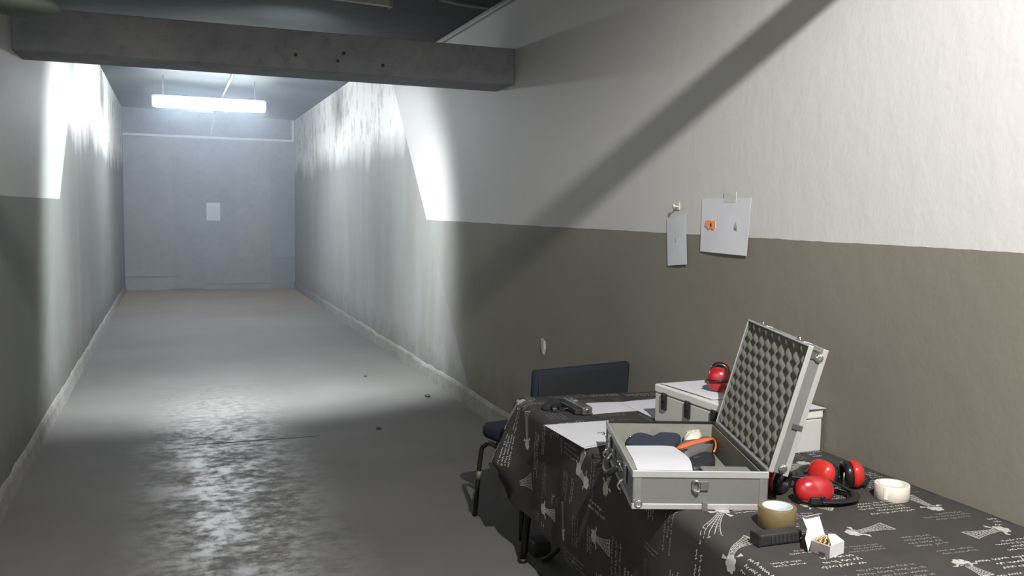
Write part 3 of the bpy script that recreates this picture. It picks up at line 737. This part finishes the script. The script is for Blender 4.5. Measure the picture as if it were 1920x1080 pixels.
# ------------------------------------------------------------------ papers on the tablecloth
sheet('loose_paper', 'white paper on the tablecloth beside the pistol', [at_z(1112, 778, TOP), at_z(1195, 771, TOP), at_z(1186, 754, TOP), at_z(1098, 757, TOP)], lambda u, v: .002+.001*math.sin(u*4), group='papers on the table')
sheet('loose_paper', 'white paper tucked against the white case on the tablecloth', [at_z(1226, 786, TOP), at_z(1262, 790, TOP), at_z(1256, 746, TOP), at_z(1162, 756, TOP)], lambda u, v: .0035+.001*math.sin(u*7), group='papers on the table')
pcs = [at_z(1092, 840, TOP), at_z(1150, 830, TOP), at_z(1150, 790, TOP), at_z(1020, 798, TOP)]
for dz, k, lab in ((.002, 0, 'lower sheet of the two white papers over the table edge'), (.005, 1, 'top white paper over the table edge left of the open case')):
    off = Vector((.006, -.010, 0)) if k == 0 else Vector((0, 0, 0))
    sheet('edge_paper', lab, [p+off for p in pcs], lambda u, v, dz=dz: dz-.003*(1-u), group='papers over the table edge', m=M_PAPER2 if k else M_PAPER)
b = MB(); q = at_z(1120, 812, TOP+.008)
b.tube([(0, 0, 0), (.012, .008, 0), (.024, 0, 0)], .0015, 6).tube([(.01, -.02, 0), (.02, -.03, 0)], .0015, 6)
eo = [o for o in bpy.data.objects if o.name.startswith('edge_paper')][-1]
o = b.build('ink_mark', mat('ink', (.25, .27, .33)), eo); o.location = q-eo.location

# ------------------------------------------------------------------ pistol on the table
pa = at_z(1100, 780, TOP); pb_ = at_z(1046, 751, TOP); dirp = (pb_-pa); ang = math.atan2(dirp.y, dirp.x)
pi_ = thing('pistol', 'dark metal pistol lying on the tablecloth beside white papers', 'pistol', (pa.x, pa.y, TOP+.001), ang)
M_GUN = mat('gun_steel', (.22, .225, .225), .34, .75, var=.15, scale=30)
M_GUND = mat('gun_dark', (.035, .038, .038), .5, .3)
LP = .245
MB().box((LP*.46, -.004, .020), (LP*.92, .046, .036), bev=.006, seg=3).build('slide', M_GUN, pi_)
MB().box((LP*.5, .030, .014), (LP*.84, .030, .026), bev=.005, seg=3).build('frame', M_GUND, pi_)
b = MB(); b.prism([Vector(p) for p in ((LP*.80, .030, 0), (LP*1.0, .020, 0), (LP*.92, .10, 0), (LP*.60, .150, 0), (LP*.50, .125, 0), (LP*.70, .075, 0))], (0, 0, .001), (0, 0, .027))
b.build('grip', M_GUND, pi_, bevel=.005)
MB().tube(arc([(LP*.70, .045, .014), (LP*.55, .072, .014), (LP*.42, .066, .014), (LP*.38, .045, .014)], 4), .004, 8).build('trigger_guard', M_GUND, pi_)
MB().box((LP*.58, -.002, .041), (.05, .016, .006), bev=.001).build('rear_sight', M_CHROME, pi_)
MB().lathe([(.009, 0), (.009, .004), (.005, .004)], 16, Matrix.Translation((.001, -.004, .022)) @ Matrix.Rotation(-PI/2, 4, 'Y')).build('muzzle', M_CHROME, pi_)
mg = thing('pistol_magazine', 'slim steel magazine at the left corner of the tablecloth beside the pistol', 'magazine', at_z(1038, 766, TOP)+Vector((0, 0, .001)), math.radians(70))
MB().box((0, 0, .009), (.15, .022, .018), bev=.004, seg=2).build('magazine_body', M_GUND, mg)
MB().box((.076, 0, .011), (.012, .026, .022), bev=.003).build('base_plate', M_CHROME, mg)

# ------------------------------------------------------------------ earmuffs
M_RED = mat('red_plastic', (.36, .012, .020), .25, var=.04, coat=.5); M_RED2 = mat('bright_red_plastic', (.46, .025, .020), .22, var=.04, coat=.5)
M_CUSH = mat('black_cushion', (.012, .013, .013), .28, var=.1); M_BAND = mat('black_band_plastic', (.014, .016, .016), .42, var=.1)
def cup(parent, c, axis, up, a, q, dp, red, arm=True):
    """ear cup: oval dome (half sizes a, q) bulging along axis; the cushion behind it"""
    axis = Vector(axis).normalized(); up = Vector(up); x = up.cross(axis).normalized(); y = axis.cross(x)
    M = Matrix.Translation(Vector(c)) @ Matrix((x, y, axis)).transposed().to_4x4()
    pr = []
    for k in range(11):
        t = k/10*PI/2; pr.append((max(.02, math.cos(t)**.72), math.sin(t)*dp))
    o = MB().lathe([(.96, -.010)]+[(r, z) for r, z in pr], 44, M, ell=(a, q), power=2.5).build('ear_cup', red, parent)
    MB().lathe([(.90, -.010), (.97, -.013), (.97, -.022), (.90, -.032), (.70, -.034), (.52, -.028), (.50, -.012)], 44, M, ell=(a, q), power=2.3).build('ear_cushion', M_CUSH, parent)
    if arm:
        ar = MB(); ar.box(M @ Vector((0, -q*.30, dp*1.0)), (a*.55, q*.42, .008), rot=Matrix((x, y, axis)).transposed(), bev=.003)
        ar.lathe([(.006, 0), (.006, .004), (.003, .005)], 12, M @ Matrix.Translation((0, -q*.30, dp+.003)))
        ar.build('pivot_arm', M_BAND, parent)
    return M
def band(parent, pts, name='headband', wd=.013, fl=.30, up=None): MB().tube(arc(pts, 7), wd, 12, flat=fl, up=up).build(name, M_BAND, parent)
# front pair
c1 = at_z(1527, 920, TOP+.043); o_ = Vector((c1.x, c1.y, TOP+.001))
e1 = thing('earmuffs', 'red earmuffs lying nearest the brown tape with black band looped right', 'earmuffs', o_, 0, 'red earmuffs')
ax1 = Vector((-.28, -.90, .34))
cup(e1, (0, 0, .045), ax1, (0, 0, 1), .060, .041, .030, M_RED, False)
cup(e1, (-.035, .135, .042), Vector((-.45, .85, .1)), (0, 0, 1), .050, .038, .026, M_RED, False)
b = MB().box((-.012, -.034, .022), (.050, .012, .024), rot=rz(-.3), bev=.004); b.lathe([(.007, 0), (.007, .004), (.004, .005)], 14, Matrix.Translation((-.004, -.041, .033)) @ Matrix.Rotation(PI/2+.2, 4, 'X')); b.build('pivot_arm', M_BAND, e1)
band(e1, [(-.005, -.036, .020), (.05, -.045, .016), (.11, -.040, .014), (.150, -.01, .016), (.158, .03, .020), (.13, .075, .030), (.07, .105, .045), (.01, .135, .048), (-.03, .160, .045)], wd=.014, fl=.28, up=(0, 0, 1))
band(e1, [(-.002, -.030, .012), (.05, -.034, .008), (.105, -.028, .007), (.140, .0, .008), (.148, .03, .010), (.125, .068, .014), (.08, .092, .022)], 'band_liner', .010, .35, up=(0, 0, 1))
band(e1, [(.028, .012, .070), (.07, .03, .060), (.12, .03, .040), (.150, .015, .022)], 'band_strap', .010, .4)
# second pair behind
c2 = at_z(1566, 893, TOP+.040); o_ = Vector((c2.x, c2.y, TOP+.001))
e2 = thing('earmuffs', 'bright red earmuffs with cups face to face behind the nearer pair', 'earmuffs', o_, 0, 'red earmuffs')
cup(e2, (-.045, .010, .048), Vector((-.93, -.28, .22)), (0, .0, 1), .046, .045, .032, M_RED2, False)
cup(e2, (.062, -.012, .046), Vector((.90, -.40, .10)), (0, 0, 1), .046, .043, .032, M_RED2, False)
band(e2, [(.085, -.02, .016), (.125, -.005, .022), (.120, .05, .03), (.07, .115, .035), (.0, .135, .035), (-.06, .10, .032), (-.085, .05, .03), (-.080, .01, .025)], wd=.013, fl=.3, up=(0, 0, 1))
MB().box((.090, -.02, .022), (.03, .040, .030), rot=rz(.5), bev=.005).build('pivot_arm', M_BAND, e2)
MB().box((-.080, .0, .03), (.02, .034, .03), rot=rz(.3), bev=.005).build('pivot_arm', M_BAND, e2)
MB().tube([(.008, -.030, .012), (.008, -.030, .060)], .0025, 8).build('wire_post', mat('wire_steel', (.3, .3, .3), .3, .9), e2)
# pair on the white case
oz = TOP+.001+WH+.0075
c3 = Vector((2.035, 2.985, oz))
e3 = thing('earmuffs', 'red earmuffs with a black stripe standing on the white case', 'earmuffs', c3, 0, 'red earmuffs')
a3 = Vector((-.60, -.78, .12))
M3 = cup(e3, (0, 0, .049), a3, (0, 0, 1), .042, .049, .030, M_RED, False)
cup(e3, (.085, .115, .049), -a3, (0, 0, 1), .042, .049, .030, M_RED, False)
MB().tube([M3 @ Vector((.041*math.sin(t), -.006, .032*math.cos(t)+.001)) for t in [k*PI/14-PI/2 for k in range(15)]], .013, 10, flat=.35, up=M3.to_3x3() @ Vector((0, 1, 0))).build('cup_stripe', M_BAND, e3)
band(e3, [M3 @ Vector((.043, -.004, .0)), Vector((.09, -.02, .05)), Vector((.135, .0, .05)), Vector((.150, .05, .05)), Vector((.14, .12, .05)), Vector((.10, .14, .05))], wd=.011)

# ------------------------------------------------------------------ tape rolls
def tape(name, label, loc, r, ri, h, m, mcore, a=0):
    t = thing(name, label, 'tape roll', loc, a, 'tape rolls')
    MB().lathe([(r, .001), (r, h-.001), (r-.001, h), (ri+.003, h), (ri+.003, 0), (r-.001, 0)], 56, closed=True).build('wound_tape', m, t)
    MB().lathe([(ri+.003, 0), (ri+.003, h+.0006), (ri, h+.0006), (ri, 0)], 56, closed=True).build('cardboard_core', mcore, t)
    return t
tape('brown_tape_roll', 'roll of brown packing tape on the tablecloth by the open case', (1.583, 2.012, TOP+.001), .053, .039, .058, mat('brown_tape', (.155, .115, .055), .3, var=.05, coat=.3), mat('printed_core', (.46, .50, .51), .6, var=.15, scale=45))
wt = tape('white_tape_roll', 'roll of white masking tape on the tablecloth near the wall', (2.088, 2.104, TOP+.001), .052, .040, .047, mat('masking_tape', (.62, .58, .49), .6, var=.03), mat('pale_core', (.62, .60, .54), .7), .3)
MB().box((-.051, -.008, .026), (.006, .012, .040), bev=.002).build('tape_end', mat('tape_end_white', (.76, .73, .64)), wt)
MB().lathe([(.040, .026), (.040, .028)], 40).build('core_disc', mat('core_card', (.52, .50, .46), .8, var=.15), wt)

# ------------------------------------------------------------------ black magazine
pm = thing('ribbed_magazine', 'black ribbed magazine in front of the brown tape roll', 'magazine', (1.503, 1.905, TOP+.001), math.radians(-1.5))
b = MB().box((0, 0, .0165), (.132, .040, .032), bev=.005, seg=3); b.build('magazine_shell', mat('black_polymer', (.020, .021, .021), .5), pm)
b = MB()
for k in range(7): b.box((-.03+.013*k, -.0205, .017), (.005, .003, .020), bev=.0008)
b.build('grip_ribs', mat('rib_black', (.03, .032, .032), .5), pm)
MB().box((-.068, 0, .017), (.008, .044, .034), bev=.003).build('base_plate', M_BLK, pm)
MB().lathe([(.003, 0), (.003, .001), (.001, .002)], 10, Matrix.Translation((.060, -.021, .012)) @ Matrix.Rotation(PI/2, 4, 'X')).build('witness_pin', M_CHROME, pm)

# ------------------------------------------------------------------ ammunition box
M_CARD = mat('white_card', (.56, .54, .55), .6, var=.02)
F0 = Vector((1.561, 1.767, TOP+.001)); a0 = math.atan2(.018, .060)
ab = thing('cartridge_box', 'small open white card box on the tablecloth holding brass cartridges', 'box', F0, a0)
bw, bd, bh, tc_ = .063, .058, .033, .0012
b = MB().box((bw/2, tc_/2, bh/2), (bw, tc_, bh)).box((bw/2, bd-tc_/2, bh/2), (bw, tc_, bh)).box((tc_/2, bd/2, bh/2), (tc_, bd-2*tc_, bh)).box((bw-tc_/2, bd/2, bh/2), (tc_, bd-2*tc_, bh)).box((bw/2, bd/2, .0006), (bw-2*tc_, bd-2*tc_, .0012))
b.build('box_walls', M_CARD, ab)
MB().box((-.0006, bd/2, bh/2-.001), (.001, bd-.002, bh-.003)).build('side_shade', mat('grey_brown_shade', (.20, .165, .17), .6), ab)  # grey-brown tint paints the shade on the left face of the box
MB().box((-.0013, bd*.38, .006), (.0006, .018, .007)).build('side_print', mat('side_print_dark', (.05, .04, .04)), ab)
def flap(name, P, th=(0, 0, .001)):
    b = MB(); b.prism([Vector(p) for p in P], (0, 0, 0), th); return b.build(name, M_CARD, ab)
flap('lid_flap', [(.001, bd, bh), (bw-.001, bd, bh), (bw+.020, bd+.034, bh+.042), (.012, bd+.036, bh+.046)], (0, -.001, .0008))
flap('lid_tuck', [(.012, bd+.036, bh+.046), (bw+.020, bd+.034, bh+.042), (bw+.019, bd+.022, bh+.046), (.014, bd+.024, bh+.050)], (0, -.0005, .001))
flap('side_flap', [(-.0005, bd-.002, bh-.002), (-.014, bd-.004, .004), (-.016, bd+.006, .036), (.004, bd+.012, bh+.034), (.004, bd+.010, bh)], (.001, 0, .0005))
flap('front_flap', [(.004, .0005, bh), (bw-.002, .0005, bh), (bw-.012, .020, bh+.014), (.022, .022, bh+.020)], (0, 0, .001))
M_BRASS = mat('brass', (.72, .52, .18), .25, 1, var=.08)
# brass cartridges stood on their heads inside the box
cart = thing('cartridge', 'brass cartridge standing in the small white box', 'cartridge', (0, 0, 0), 0, 'cartridges in the white box')
MB().lathe([(.0042, 0), (.0048, .0005), (.0048, .0015), (.0042, .002), (.0042, .026), (.0048, .027), (.0048, .0285), (.0040, .029)], 16).build('case_brass', M_BRASS, cart)
MB().lathe([(.0040, .0288), (.0036, .0310), (.0022, .0335), (.0006, .0345)], 14).build('bullet_tip', mat('bullet_copper', (.75, .55, .28), .3, 1), cart)
kids = list(cart.children); first = True
for i in range(5):
    for j in range(4):
        p = F0 + rz(a0) @ Vector((.0085+i*.0115, .010+j*.0125+(.004 if i % 2 else 0), .0016))
        if first: o = cart; first = False
        else:
            o = cart.copy(); SC.collection.objects.link(o)
            for k in kids: kk = k.copy(); SC.collection.objects.link(kk); kk.parent = o
        o.location = p

# ------------------------------------------------------------------ thin smoke hanging in the range
hz = bpy.data.materials.new('range_smoke'); hz.use_nodes = True; nt = hz.node_tree; nt.nodes.clear()
vo = nt.nodes.new('ShaderNodeVolumeScatter'); vo.inputs['Color'].default_value = (.76, .87, 1, 1); vo.inputs['Density'].default_value = .030; vo.inputs['Anisotropy'].default_value = .6
ou = nt.nodes.new('ShaderNodeOutputMaterial'); nt.links.new(vo.outputs[0], ou.inputs['Volume'])
o = MB().box(((XL+XR)/2, 12.3, 1.60), (XR-XL-.06, 11.2, 3.16)).build('smoke_haze', hz)
tag(o, 'thin bluish smoke haze filling the range beyond the beam', 'haze', kind='stuff')
